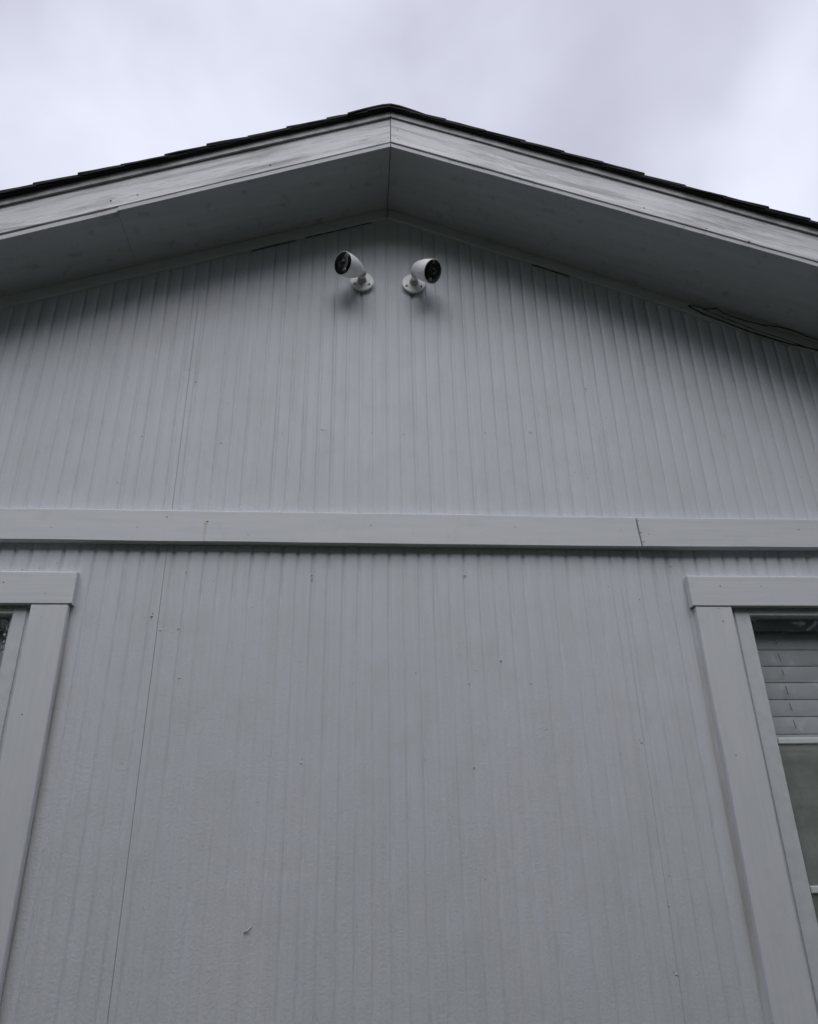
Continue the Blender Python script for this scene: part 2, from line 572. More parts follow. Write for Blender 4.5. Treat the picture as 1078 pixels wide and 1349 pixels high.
bm_obj("foundation", box_bm(-HALF + .02, HALF - .02, 0.03, DEPTH, 0.0, 0.298), mat_simple("concrete_footing", (0.3, 0.29, 0.28), 0.9, 0.2, 0.2, 12, 0.4), house)

# ---- the horizontal band over the joint between the two rows of panels
def band_board(x0, x1, za0, za1, zb0, zb1, th, mat, seed, ragged=None):
    n = max(2, int((x1 - x0) / 0.02))
    xs = [x0 + (x1 - x0) * i / n for i in range(n + 1)]
    def prof(x):
        t = (x - x0) / (x1 - x0)
        zt = za0 + (za1 - za0) * t + 0.0012 * nz1(x * 3, seed)
        zb = zb0 + (zb1 - zb0) * t + 0.0012 * nz1(x * 4, seed + 5)
        y = -th + 0.001 * nz1(x * 2, seed + 9)
        return [(x, 0.002, zb), (x, y + .0015, zb), (x, y, zb + .0015), (x, y, zt - .0015), (x, y + .0015, zt), (x, 0.002, zt)]
    o = board("band_board", prof, xs, mat, house)
    if ragged:
        for v in o.data.vertices:
            if abs(v.co.x - ragged) < 0.001:
                v.co.x += 0.004 * nz1(v.co.z * 140, 3) + 0.002 * nz1(v.co.z * 400, 1) + 0.06 * (v.co.z - 2.3975) * -1
    return o
band_board(-HALF, 0.6865, 2.4545, 2.4460, 2.3655, 2.3565, 0.023, M['trim_h'], 1.0, 0.6865)
band_board(0.6895, HALF, 2.4435, 2.4520, 2.3565, 2.3680, 0.025, M['trim_h2'], 4.0, 0.6895)

# splinters and slits at the broken end of the right board
bm = bmesh.new()
for k in range(3):
    z = 2.366 + 0.07 * (k + random.random() * 0.9) / 3
    l = random.choice((.003, .005, .009))
    x = 0.690 - (z - 2.3975) * 0.06
    hexa(bm, [(x, -.0257, z), (x, -.0257, z + random.uniform(.0008, .0028)), (x, -.0245, z + .002), (x, -.0245, z),
              (x + l, -.0254, z + .0004), (x + l, -.0254, z + .0009), (x + l, -.0245, z + .0009), (x + l, -.0245, z + .0004)])
o = bm_obj("splinter_gaps", bm, M['crack'], house); tag(o, kind='stuff')

# ---- frieze boards along the top of the wall
FR_H = 0.042
def frieze(x0, x1, h0, h1, th):
    n = max(2, int(abs(x1 - x0) / 0.03))
    xs = [x0 + (x1 - x0) * i / n for i in range(n + 1)]
    def prof(x):
        t = (x - x0) / (x1 - x0)
        h = h0 + (h1 - h0) * t + 0.0012 * nz1(x * 4, 2)
        y = -th + 0.001 * nz1(x * 3, 8)
        zb, zt = S(x) - h, S(x) + 0.006
        return [(x, .004, zb), (x, y + .002, zb), (x, y, zb + .002), (x, y, zt), (x, .004, zt)]
    return board("frieze_board", prof, xs, M['frieze'], house)
frieze(-HALF, -0.0015, 0.046, 0.040, 0.009)
frieze(0.0015, HALF, 0.040, 0.046, 0.008)

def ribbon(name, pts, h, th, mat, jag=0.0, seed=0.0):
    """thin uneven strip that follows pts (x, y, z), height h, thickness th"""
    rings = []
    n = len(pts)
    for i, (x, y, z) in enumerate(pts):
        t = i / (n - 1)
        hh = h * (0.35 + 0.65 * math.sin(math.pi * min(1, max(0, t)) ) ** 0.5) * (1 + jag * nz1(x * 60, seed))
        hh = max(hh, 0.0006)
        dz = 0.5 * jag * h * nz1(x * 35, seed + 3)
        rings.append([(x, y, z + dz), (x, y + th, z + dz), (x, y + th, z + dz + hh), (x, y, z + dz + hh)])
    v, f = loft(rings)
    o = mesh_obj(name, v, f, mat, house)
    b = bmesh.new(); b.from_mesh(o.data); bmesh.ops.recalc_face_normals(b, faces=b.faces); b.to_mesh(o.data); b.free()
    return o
def along(x0, x1, below, y, n=26, wav=0.0, seed=0.0):
    out = []
    for i in range(n):
        x = x0 + (x1 - x0) * i / (n - 1)
        out.append((x, y, S(x) - below + wav * nz1(x * 14, seed)))
    return out
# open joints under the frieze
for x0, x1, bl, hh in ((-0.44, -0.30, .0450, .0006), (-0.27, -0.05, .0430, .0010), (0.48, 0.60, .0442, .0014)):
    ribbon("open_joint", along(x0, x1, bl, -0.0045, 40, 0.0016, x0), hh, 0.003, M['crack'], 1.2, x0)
# loose cords hanging away from the right end of the frieze
def loose_cord(pix, r0, seed):
    pts = []
    for px, py, out in pix:
        d = fw + r2 * ((px - 539.0) / F_PX) + u2 * ((674.5 - py) / F_PX)
        pts.append(CAM + d * ((-out - CAM.y) / d.y))
    end = pts[-1]
    for k in range(1, 6):                                 # carries on down the slope out of the photo
        pts.append(end + Vector((0.1 * k, 0, -SLOPE * 0.1 * k - 0.004 * math.sin(k * 1.7))))
    rings = []
    for i, p in enumerate(pts[:-1]):
        q = pts[i + 1]
        for t in (0.0, 0.33, 0.66):
            c = p.lerp(q, t)
            c += Vector((0, 0, 0.0014 * nz1(c.x * 26, seed)))
            rr = r0 * (0.75 + 0.7 * abs(nz1(c.x * 22, seed + 4)))
            rings.append([(c.x, c.y + rr * math.cos(a), c.z + rr * math.sin(a)) for a in [j * math.pi / 3 for j in range(6)]])
    v, f = loft(rings)
    mesh_obj("loose_cord", v, f, M['crack'], house, True)
Zc = 5.444
def zp(lst, out): return [(880 + x / Zc, 380 + y / Zc, out) for x, y in lst]
loose_cord(zp([(148, 122), (210, 128), (270, 148), (350, 143), (400, 176), (480, 208), (560, 232), (700, 264), (800, 275), (930, 312), (1000, 345), (1078, 368)], .030), .0023, 1.0)
loose_cord(zp([(148, 126), (200, 154), (265, 188), (330, 214), (380, 232), (450, 258), (560, 300), (700, 344), (800, 376), (900, 402), (1000, 424), (1078, 442)], .009), .0028, 5.0)
loose_cord(zp([(255, 146), (380, 200), (480, 240), (600, 286), (700, 322), (800, 352), (900, 388)], .022), .0016, 9.0)

# ---- soffit sheets (their front edge shows as a pale strip under the fascia)
EAVE = HALF + 0.33
def rake_pt(x, out, dz):
    return (x, -(O(x) + out), S(x) + dz)
def soffit(x0, x1, drop, th=0.016, dy=0.0):
    n = max(2, int(abs(x1 - x0) / 0.06))
    xs = [x0 + (x1 - x0) * i / n for i in range(n + 1)]
    def prof(x):
        w = 0.0010 * nz1(x * 2.5, 6.0)
        e = 0.0012 * nz1(x * 17, 2.0)
        y0 = -(O(x) + dy) + e
        b = S(x) - drop + w
        return [(x, 0.002, S(x) - 0.0), (x, y0 + .0012, b), (x, y0, b + .0012), (x, y0, b + th), (x, 0.002, S(x) + th)]
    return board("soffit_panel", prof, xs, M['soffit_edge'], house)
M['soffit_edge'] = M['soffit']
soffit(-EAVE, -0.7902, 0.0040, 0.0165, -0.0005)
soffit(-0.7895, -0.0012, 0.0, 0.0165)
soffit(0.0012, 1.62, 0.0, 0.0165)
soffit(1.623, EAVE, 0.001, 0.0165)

# ---- fascia boards
def fascia(x0, x1, out, th, dz0, dz1, mat, seed):
    n = max(2, int(abs(x1 - x0) / 0.03))
    xs = [x0 + (x1 - x0) * i / n for i in range(n + 1)]
    def prof(x):
        b = dz0 + 0.0012 * nz1(x * 5, seed) + 0.0006 * nz1(x * 30, seed)
        t = dz1
        e = 0.0015 * nz1(x * 2.2, seed + 3)
        return [rake_pt(x, out + e - th, b), rake_pt(x, out + e - .0015, b), rake_pt(x, out + e, b + .002),
                rake_pt(x, out + e, t), rake_pt(x, out + e - th, t)]
    return board("fascia_board", prof, xs, mat, house)
fascia(-EAVE, -0.0010, 0.002, 0.019, 0.0176, 0.1285, M['fasL'], 1.0)
fascia(0.0012, EAVE, 0.0035, 0.019, 0.0172, 0.1285, M['fasR'], 2.0)

# rake trim under the shingles, standing proud of the fascia
def rake_trim(x0, x1, seed, out):
    n = max(2, int(abs(x1 - x0) / 0.04))
    xs = [x0 + (x1 - x0) * i / n for i in range(n + 1)]
    def prof(x):
        e = 0.0012 * nz1(x * 4, seed)
        b = 0.1255 + 0.0012 * nz1(x * 3, seed + 2)
        return [rake_pt(x, -0.012, b), rake_pt(x, out + e, b), rake_pt(x, out + e, 0.1480), rake_pt(x, -0.012, 0.1480)]
    return board("rake_trim", prof, xs, M['rake'], house)
rake_trim(-EAVE, -0.0008, 3.0, 0.0095)
rake_trim(0.0008, EAVE, 6.0, 0.0095)

# ---- roof deck and shingles
bm = bmesh.new()
for sx in (-1, 1):
    def q(x, y, dz): return (x * sx, y, S(x) + dz)
    hexa(bm, [q(0, -0.235, .1255), q(0, DEPTH + .3, .1255), q(0, DEPTH + .3, .1478), q(0, -0.235, .1478),
              q(EAVE, -0.16, .1255), q(EAVE, DEPTH + .3, .1255), q(EAVE, DEPTH + .3, .1478), q(EAVE, -0.16, .1478)])
roof = bm_obj("roof", bm, M['rake'], house)

EXPO = 0.127
def shingle(sx, s0, length, y_out, depth, lift, th, seed):
    """slab running down the slope from s0; its lower (butt) end is lifted on the course below"""
    ca, sa = math.cos(ANG), math.sin(ANG)
    rings = []
    n = 7
    for i in range(n):
        t = i / (n - 1)
        s = s0 + length * t
        x = s * ca
        zl = Z_SOF - s * sa + 0.1495 + (0.0012 + lift * t) / ca + 0.0009 * nz1(s * 9, seed)
        xx = sx * x
        yo = -(O(xx) + y_out + 0.003 * nz1(s * 12, seed + 2))
        droop = 0.0022 + 0.0015 * nz1(s * 6, seed + 4)
        rings.append([(xx, yo, zl - droop), (xx, yo + .03, zl), (xx, yo + depth, zl),
                      (xx, yo + depth, zl + th), (xx, yo + .03, zl + th), (xx, yo, zl + th - droop)])
    v, f = loft(rings)
    o = mesh_obj("shingle", v, f, M['shingle'], roof)
    b = bmesh.new(); b.from_mesh(o.data); bmesh.ops.recalc_face_normals(b, faces=b.faces); b.to_mesh(o.data); b.free()
    return o
n_course = int(EAVE / math.cos(ANG) / EXPO)
for sx in (-1, 1):
    off = 0.085 if sx < 0 else 0.060
    for c in range(n_course):
        butt = off + c * EXPO + random.uniform(-.003, .003)
        s0 = max(0.0, butt - 0.265)
        jut = 0.0250 + random.uniform(-0.0012, 0.0018)
        shingle(sx, s0, butt - s0, jut, 0.9, 0.0105 * min(1, (butt - s0) / .2), random.uniform(.0045, .0062), c * 3.1 + sx)
# starter strip under the courses
for sx in (-1, 1):
    v, f = loft([[rake_pt(sx * x, 0.0220, .1485), rake_pt(sx * x, -.6, .1485), rake_pt(sx * x, -.6, .1528), rake_pt(sx * x, 0.0220, .1528)]
                 for x in np.linspace(0.0005, EAVE, 40)])
    o = mesh_obj("starter_strip", v, f, M['shingle'], roof)
    b = bmesh.new(); b.from_mesh(o.data); bmesh.ops.recalc_face_normals(b, faces=b.faces); b.to_mesh(o.data); b.free()
# the rest of the roof covering, out of the photo, as one piece per slope
for sx in (-1, 1):
    v, f = [], []
    for c in range(n_course + 1):
        s1 = min(c * EXPO + .07, EAVE / math.cos(ANG)); s0 = max(0, s1 - EXPO - .01)
        x0, x1 = s0 * math.cos(ANG), s1 * math.cos(ANG)
        b0 = len(v)
        for (x, dz) in ((x0, .154), (x1, .166), (x1, .159)):
            v += [(sx * x, 0.62, S(x) + dz), (sx * x, DEPTH + .32, S(x) + dz)]
        f += [(b0, b0 + 1, b0 + 3, b0 + 2), (b0 + 2, b0 + 3, b0 + 5, b0 + 4)]
    o = mesh_obj("shingle_field", v, f, M['shingle'], roof); tag(o, kind='stuff')
# ridge caps
for k in range(40):
    y0 = -(0.277) + k * 0.19
    ring = []
    lift = 0.004
    rings = []
    for (yy, dz) in ((y0, 0.003), (y0 + .25, 0.0)):
        prof = []
        xs = np.linspace(-0.135, 0.135, 11)
        top = []
        for x in xs:
            zz = Z_SOF - SLOPE * math.sqrt(x * x + 0.016 ** 2) + 0.1650 + dz - 0.009 * (abs(x) / .135) ** 2
            top.append((x, zz))
        prof = [(x, yy, z) for x, z in top] + [(x, yy, z - .0055) for x, z in reversed(top)]
        rings.append(prof)
    v, f = loft(rings)
    o = mesh_obj("ridge_cap", v, f, M['shingle'], roof)
    b = bmesh.new(); b.from_mesh(o.data); bmesh.ops.recalc_face_normals(b, faces=b.faces); b.to_mesh(o.data); b.free()

# ---- windows
def window(side):
    hx0, hx1 = WIN[side]
    fx = 0.055 if side == 'right' else 0.047           # visible width of the jamb
    # the window part: jamb frame of four bevelled bars
    bm = bmesh.new()
    y0, y1 = -0.004, 0.10
    def bar(a, b, c, d, yy0, yy1):
        t = box_bm(a, b, yy0, yy1, c, d, 0.0022, 2)
        me = bpy.data.meshes.new("tmp"); t.to_mesh(me); t.free(); bm.from_mesh(me); bpy.data.meshes.remove(me)
    ch = 0.014                                           # recessed channel beside the stile
    bar(hx0 + ch, hx0 + fx, WZ0 + .001, WZ1 - .001, y0, y1)
    bar(hx1 - fx, hx1 - ch, WZ0 + .001, WZ1 - .001, y0, y1)
    bar(hx0 + .001, hx0 + ch + .004, WZ0 + .002, WZ1 - .002, y0 + .004, y1 - .002)
    bar(hx1 - ch - .004, hx1 - .001, WZ0 + .002, WZ1 - .002, y0 + .004, y1 - .002)
    bar(hx0 + fx, hx1 - fx, WZ1 - .0150, WZ1 - .001, y0 + .001, y1)
    bar(hx0 + fx, hx1 - fx, WZ0 + .001, WZ0 + .03, y0 + .001, y1)
    w = bm_obj("window", bm, M['sash'], house)
    gx0, gx1 = hx0 + fx, hx1 - fx
    gz0, gz1 = WZ0 + .03, WZ1 - .0150
    # inner stop bead gives the step seen round the glass
    for (a, b, c, d) in ((gx0 + .0005, gx0 + .010, gz0, gz1), (gx1 - .010, gx1 - .0005, gz0, gz1)):
        bm_obj("stop_bead", box_bm(a, b, 0.012, 0.030, c + .0005, d - .0005, 0.002, 2), M['sash'], w)
    # casing boards
    cw = 0.0975 if side == 'right' else 0.0895
    sx = 1 if side == 'right' else -1
    outer0, outer1 = hx0 - cw - .008, hx1 + cw + .008
    def casing(x0, x1, z0, z1, th, mat, seed, vertical):
        n = 60
        rings = []
        for i in range(n + 1):
            t = i / n
            if vertical:
                z = z0 + (z1 - z0) * t
                e0, e1 = 0.0016 * nz1(z * 3, seed), 0.0014 * nz1(z * 3, seed + 4)
                e0 += 0.003 * math.exp(-((z - 1.78) / .12) ** 2)
                y = -th + .0008 * nz1(z * 4, seed + 7)
                rings.append([(x0 + e0, .002, z), (x0 + e0, y + .002, z), (x0 + e0 + .002, y, z), (x1 + e1 - .002, y, z), (x1 + e1, y + .002, z), (x1 + e1, .002, z)])
            else:
                x = x0 + (x1 - x0) * t
                e0, e1 = 0.001 * nz1(x * 4, seed), 0.001 * nz1(x * 4, seed + 4)
                y = -th + .0008 * nz1(x * 4, seed + 7)
                rings.append([(x, .002, z0 + e0), (x, y + .002, z0 + e0), (x, y, z0 + e0 + .002), (x, y, z1 + e1 - .002), (x, y + .002, z1 + e1), (x, .002, z1 + e1)])
        v, f = loft(rings)
        o = mesh_obj("casing_board", v, f, mat, w)
        b = bmesh.new(); b.from_mesh(o.data); bmesh.ops.recalc_face_normals(b, faces=b.faces); b.to_mesh(o.data); b.free()
    casing(hx0 - cw, hx0 + .0015, WZ0 - .05, WZ1 + .0035, 0.0185, M['casing_v'], 1.0 + sx, True)
    casing(hx1 - .0015, hx1 + cw, WZ0 - .05, WZ1 + .0035, 0.0185, M['casing_v'], 11.0 + sx, True)
    casing(outer0, outer1, WZ1 + .006, WZ1 + .0915, 0.0195, M['casing_h'], 21.0 + sx, False)
    casing(outer0, outer1, WZ0 - .14, WZ0 - .052, 0.022, M['casing_h'], 31.0 + sx, False)
    # glass rails (muntins) and panes
    rails = [(1.838, 1.8535), (1.503, 1.5185), (1.17, 1.1855)]
    for a, b in rails:
        bm_obj("glazing_bar", box_bm(gx0 + .0105, gx1 - .0105, 0.010, 0.034, a, b, 0.0025, 2), M['sash_rail'], w)
    zz = [gz1] + [v for r in rails for v in (r[1], r[0])] + [gz0]
    for i in range(0, len(zz), 2):
        top, bot = zz[i], zz[i + 1]
        mesh_obj("pane", [(gx0 + .008, .0225, bot - .003), (gx1 - .008, .0225, bot - .003), (gx1 - .008, .0225, top + .003), (gx0 + .008, .0225, top + .003)],
                 [(0, 1, 2, 3)], M['glass'], w)
    # insect screen over the lower part
    mesh_obj("insect_screen", [(gx0 + .0105, .0155, gz0 + .001), (gx1 - .0105, .0155, gz0 + .001), (gx1 - .0105, .0155, 1.837), (gx0 + .0105, .0155, 1.837)],
             [(0, 1, 2, 3)], M['screen'], w)
    return w, gx0, gx1, gz0, gz1
M['sash_rail'] = mat_simple("pale_glazing_bar", (0.60, 0.64, 0.65), 0.45, 0.4, 0.05, 40)
win_l = window('left')
win_r = window('right')
# torn caulk in the upper corner of the right window's glass, and pale flecks put in as bits of reflection on the left one
bm = bmesh.new()
gx = win_r[1] + .0105
pts = [(0, 0), (.026, 0), (.023, -.004), (.017, -.0035), (.012, -.008), (.007, -.006), (.003, -.007), (0, -.004)]
a = [bm.verts.new((gx + x, .0170, win_r[4] - .0005 + z)) for x, z in pts]
b = [bm.verts.new((gx + x, .0220, win_r[4] - .0005 + z)) for x, z in pts]
bm.faces.new(a); bm.faces.new(b[::-1])
for i in range(len(pts)):
    j = (i + 1) % len(pts); bm.faces.new((a[i], b[i], b[j], a[j]))
bm_obj("caulk_blob", bm, M['sash'], win_r[0])
bm = bmesh.new()
gx = win_l[2] - .0105
for k in range(46):
    z = win_l[4] - .004 - abs(random.gauss(0, .03)) * (1 if k < 30 else 2.2)
    x = gx - abs(random.gauss(0, .006)) - .0015
    s = random.uniform(.0008, .0030)
    pts = [(x + s * random.uniform(.5, 1) * math.cos(t), z + 1.6 * s * random.uniform(.5, 1) * math.sin(t)) for t in np.linspace(0, 2 * math.pi, 7)[:-1]]
    a = [bm.verts.new((px, .0215, pz)) for px, pz in pts]
    c = bm.verts.new((x, .0206, z))
    for i in range(6):
        bm.faces.new((a[i], a[(i + 1) % 6], c))
o = bm_obj("reflection_flecks", bm, M['sash'], win_l[0]); tag(o, kind='stuff')

# ---- nail heads, filled holes and paint blobs on the siding and boards
def to_wall(px, py, plane=0.0):
    d = fw + r2 * ((px - 539.0) / F_PX) + u2 * ((674.5 - py) / F_PX)
    t = (plane - CAM.y) / d.y
    return CAM + d * t
def disc(bm, x, z, r, y, h, mi, n=9, sq=1.0):
    c = bm.verts.new((x, y - h, z))
    ring1 = [bm.verts.new((x + r * .7 * math.cos(t), y - h * .8, z + sq * r * .7 * math.sin(t))) for t in [2 * math.pi * i / n for i in range(n)]]
    ring2 = [bm.verts.new((x + r * random.uniform(.85, 1.15) * math.cos(t), y + .0006, z + sq * r * random.uniform(.85, 1.15) * math.sin(t))) for t in [2 * math.pi * i / n for i in range(n)]]
    fs = []
    for i in range(n):
        j = (i + 1) % n
        fs.append(bm.faces.new((c, ring1[i], ring1[j])))
        fs.append(bm.faces.new((ring1[i], ring2[i], ring2[j], ring1[j])))
    for f in fs: f.material_index = mi
bm = bmesh.new()
# (pixel x, pixel y, radius mm, kind) seen on the wall: 0 painted blob, 1 dark hole, 2 rusty
marks = [(248, 487, 3, 1), (258, 503, 3.2, 1), (291, 584, 3.5, 1), (300, 531, 3, 0), (187, 575, 3.2, 1), (155, 636, 2.6, 1), (372, 571, 2.5, 1),
         (427, 566, 6, 0), (424, 566, 3, 2), (698, 569, 7, 0), (700, 571, 3.5, 1), (640, 570, 3, 0), (772, 512, 3, 1), (799, 550, 2.6, 1), (757, 538, 2.6, 0),
         (758, 622, 2.4, 1), (775, 630, 2.8, 1), (532, 572, 2.4, 1), (490, 570, 3.0, 0), (411, 758, 2.6, 1), (411, 763, 2.6, 0), (612, 758, 3.2, 0), (548, 887, 2.4, 1),
         (398, 1000, 2.0, 1), (397, 1005, 3, 0), (200, 811, 4, 0), (201, 808, 2.5, 1), (211, 830, 3.4, 0), (235, 828, 3.4, 0), (236, 893, 3.4, 0), (340, 1056, 2.5, 0), (267, 1114, 1.8, 1),
         (161, 1005, 2, 1), (180, 1020, 1.6, 1), (845, 978, 3.6, 0), (843, 975, 2, 1), (596, 1076, 1.8, 1), (625, 1011, 2.4, 0), (881, 1193, 2.6, 0), (880, 1195, 1.6, 1),
         (888, 1281, 2.2, 1), (894, 1286, 2.2, 1), (891, 1284, 4, 0), (612, 1282, 1.4, 1), (30, 750, 3, 0), (53, 748, 3, 0), (75, 742, 2.5, 1),
         (245, 754, 2.2, 1), (281, 765, 2, 1), (332, 800, 2.8, 0), (802, 773, 2.6, 1), (843, 790, 2.6, 1), (884, 745, 4, 0), (955, 573, 3, 0), (1056, 629, 2.5, 1), (916, 505, 2.5, 0),
         (110, 520, 2.4, 0), (60, 590, 2.4, 1), (560, 1000, 2, 0), (700, 900, 3, 0), (720, 960, 2.6, 0), (660, 870, 2.6, 0), (618, 900, 2.6, 0), (465, 900, 2.2, 0)]
for px, py, r, kd in marks:
    p = to_wall(px, py)
    bk = 0.0016 * nz1(p.x * 2.1, p.z * 1.7, 1.0)
    disc(bm, p.x, p.z, r * (.00085 if kd == 1 else .001), bk, 0.0009 if kd == 0 else 0.0003, kd, 9, 0.8)
for z in np.arange(1.25, 3.4, 0.152):                   # nail rows along the studs
    for x in (-1.6, -1.2, -0.98, -0.575, -0.195, 0.21, 0.612, 0.637, 1.02, 1.43):
        if (WIN['left'][0] - .11 < x < WIN['left'][1] + .11 or WIN['right'][0] - .11 < x < WIN['right'][1] + .11) and z < 2.3: continue
        if z < 2.35 and random.random() < .5: continue
        if z > S(x) - .06 or 2.35 < z < 2.47 or random.random() < .62: continue
        xx, zz = x + random.gauss(0, .003), z + random.gauss(0, .012)
        bk = 0.0016 * nz1(xx * 2.1, zz * 1.7, 1.0)
        disc(bm, xx, zz, random.uniform(.0018, .0034), bk, .0007, 0)
o = bm_obj("nail_heads", bm, [M['nail'], M['hole'], M['rust']], house, True); tag(o, kind='stuff')

bm = bmesh.new()
for px, py, r, kd in [(68, 694, 3, 0), (181, 694, 3, 0), (220, 681, 3, 1), (489, 692, 2.2, 1), (679, 694, 2.2, 1), (818, 698, 3, 0), (855, 704, 2.2, 1), (1052, 698, 3, 1),
                      (273.5, 687, 3.2, 2), (327, 704, 2.5, 0), (600, 700, 2, 0)]:
    p = to_wall(px, py, -.023)
    disc(bm, p.x, p.z, r * .001, -.0225 if px < 836 else -.0245, .0016, kd, 9, .7)
for px, py, r, kd in [(5, 767, 2.5, 1), (60, 781, 2.4, 0), (54, 812, 2.4, 0), (29, 941, 2.4, 1), (949, 772, 2.6, 1), (1003, 772, 2.4, 0), (947, 801, 2.4, 0), (953, 818, 2.6, 1), (970, 995, 2.2, 1)]:
    p = to_wall(px, py, -.019)
    disc(bm, p.x, p.z, r * .001, -.0182 if py > 797 else -.0192, .0014, kd, 9, .7)
o = bm_obj("board_nail_heads", bm, [M['nail'], M['hole'], M['rust']], house, True); tag(o, kind='stuff')

bm = bmesh.new()
for px, py, r, kd in [(524, 171, 3, 1), (525, 183, 2.4, 1), (146, 264, 3, 1), (181, 256, 2.4, 0), (356, 217, 3, 1), (849, 274, 3.6, 1), (931, 301, 3, 1), (987, 318, 4.5, 1), (652, 206, 3.0, 1), (571, 194, 2.6, 0), (722, 233, 2.5, 0)]:
    d = fw + r2 * ((px - 539.0) / F_PX) + u2 * ((674.5 - py) / F_PX)
    t = 1.6
    for _ in range(20):
        q = CAM + d * t
        t = (-(O(q.x) + .003) - CAM.y) / d.y
    q = CAM + d * t
    disc(bm, q.x, q.z, r * .001, -(O(q.x) + .003), .0014, kd, 9, .8)
o = bm_obj("fascia_nail_heads", bm, [M['nail'], M['hole'], M['rust']], house, True); tag(o, kind='stuff')

# a bent staple left in the lower siding
p0, p1 = to_wall(322, 1228), to_wall(331, 1221)
rings = []
for i in range(7):
    t = i / 6
    q = p0.lerp(p1, t) + Vector((0, -.0005 - .004 * math.sin(math.pi * t), 0))
    rings.append([(q.x + .0013 * math.cos(a), q.y + .001 * math.sin(a), q.z + .0013 * math.sin(a + .6)) for a in [k * math.pi / 3 for k in range(6)]])
v, f = loft(rings)
mesh_obj("staple", v, f, M['nail'], house, True)

# paint sag / ragged bead along the top of the band and on the casing ends
bm = bmesh.new()
for k in range(60):
    x = random.uniform(-1.1, 1.3)
    zt = 2.4545 + (2.4460 - 2.4545) * (x + HALF) / (HALF + .6865) if x < .688 else 2.445
    l = random.uniform(.01, .05)
    hexa(bm, [(x, .001, zt), (x, -.004, zt), (x, -.003, zt + .0015), (x, .001, zt + .003),
              (x + l, .001, zt), (x + l, -.005, zt), (x + l, -.003, zt + .001), (x + l, .001, zt + .0035)])
o = bm_obj("caulk_bead", bm, M['nail'], house); tag(o, kind='stuff')

# ------------------------------------------------------------------ blinds behind the glass
def blind(side, gx0, gx1, gz1, label):
    b = empty("window_blind", ((gx0 + gx1) / 2, 0.075, WZ0), label, "blind", "blinds hanging behind the two windows")
    cx = (gx0 + gx1) / 2
    def add(name, bm, mat, smooth=False):
        o = bm_obj(name, bm, mat, b, smooth)
        o.location = (-cx, -0.075, -WZ0)
        return o
    add("headrail", box_bm(gx0 - .012, gx1 + .012, 0.046, 0.098, gz1 + .012, gz1 + .058, .003), M['headrail'])
    add("valance", box_bm(gx0 - .014, gx1 + .014, 0.034, 0.040, gz1 - .032, gz1 + .02, .002), M['headrail'])
    z = gz1 - 0.050
    k = 0
    pitch = 0.0443
    slat_me = None
    while z > WZ0 + .06:
        tilt = R(86) + 0.02 * nz1(k * 1.7, 4)
        n = 6
        hw = 0.0285
        prof_t = []
        for i in range(n + 1):
            u = -hw + 2 * hw * i / n
            crown = 0.0022 * (1 - (u / hw) ** 2)
            prof_t.append((0.056 + u * math.cos(tilt) - crown * math.sin(tilt), z + u * math.sin(tilt) - crown * 0.4))
        xa, xb = gx0 - .008, gx1 + .008
        v = []
        for x in (xa, xb):
            sag = 0.0
            v += [(x, y, zz + sag) for y, zz in prof_t]
            v += [(x, y + .0022, zz + sag + .0008) for y, zz in reversed(prof_t)]
        m = 2 * (n + 1)
        f = [(i, (i + 1) % m, (i + 1) % m + m, i + m) for i in range(m)] + [tuple(range(m - 1, -1, -1)), tuple(range(m, 2 * m))]
        o = mesh_obj("slat", v, f, M['blind'], b)
        o.location = (-cx, -0.075, -WZ0 + 0.0006 * nz1(k * 3.1, 1))
        z -= pitch
        k += 1
    for x in (gx0 + .085, gx1 - .085):
        cb = bmesh.new()
        zc = gz1 - 0.050
        while zc > WZ0 + .06:
            l = random.uniform(.010, .020)
            hexa(cb, [(x - .001, .0420, zc - l), (x + .001, .0420, zc - l), (x + .001, .0432, zc - l), (x - .001, .0432, zc - l),
                      (x - .001, .0470, zc + .004), (x + .001, .0470, zc + .004), (x + .001, .0482, zc + .004), (x - .001, .0482, zc + .004)])
            zc -= 0.0443
        tag(add("ladder_cord", cb, M['cord']), kind='stuff')
    add("bottom_rail", box_bm(gx0 - .006, gx1 + .006, 0.06, 0.10, WZ0 + .012, WZ0 + .03, .003), M['blind'])
    return b
blind('left', win_l[1], win_l[2], win_l[4], "white slatted blind behind the glass of the left hand window")
blind('right', win_r[1], win_r[2], win_r[4], "white slatted blind behind the glass of the right hand window")

# ------------------------------------------------------------------ security cameras
def lathe(profile, n=40):
    """profile: list of (s along axis, radius); axis is local +Z"""
    v, f = [], []
    for s, r in profile:
        for i in range(n):
            a = 2 * math.pi * i / n
            v.append((r * math.cos(a), r * math.sin(a), s))
    for k in range(len(profile) - 1):
        for i in range(n):
            a, b = k * n + i, k * n + (i + 1) % n
            f.append((a, b, b + n, a + n))
    f.append(tuple(range(n - 1, -1, -1)))
    f.append(tuple((len(profile) - 1) * n + i for i in range(n)))
    return v, f

def frame_to(zdir, up_hint=Vector((0, 0, 1))):
    z = Vector(zdir).normalized()
    x = up_hint.cross(z).normalized()
    y = z.cross(x)
    return Matrix((x, y, z)).transposed().to_4x4()

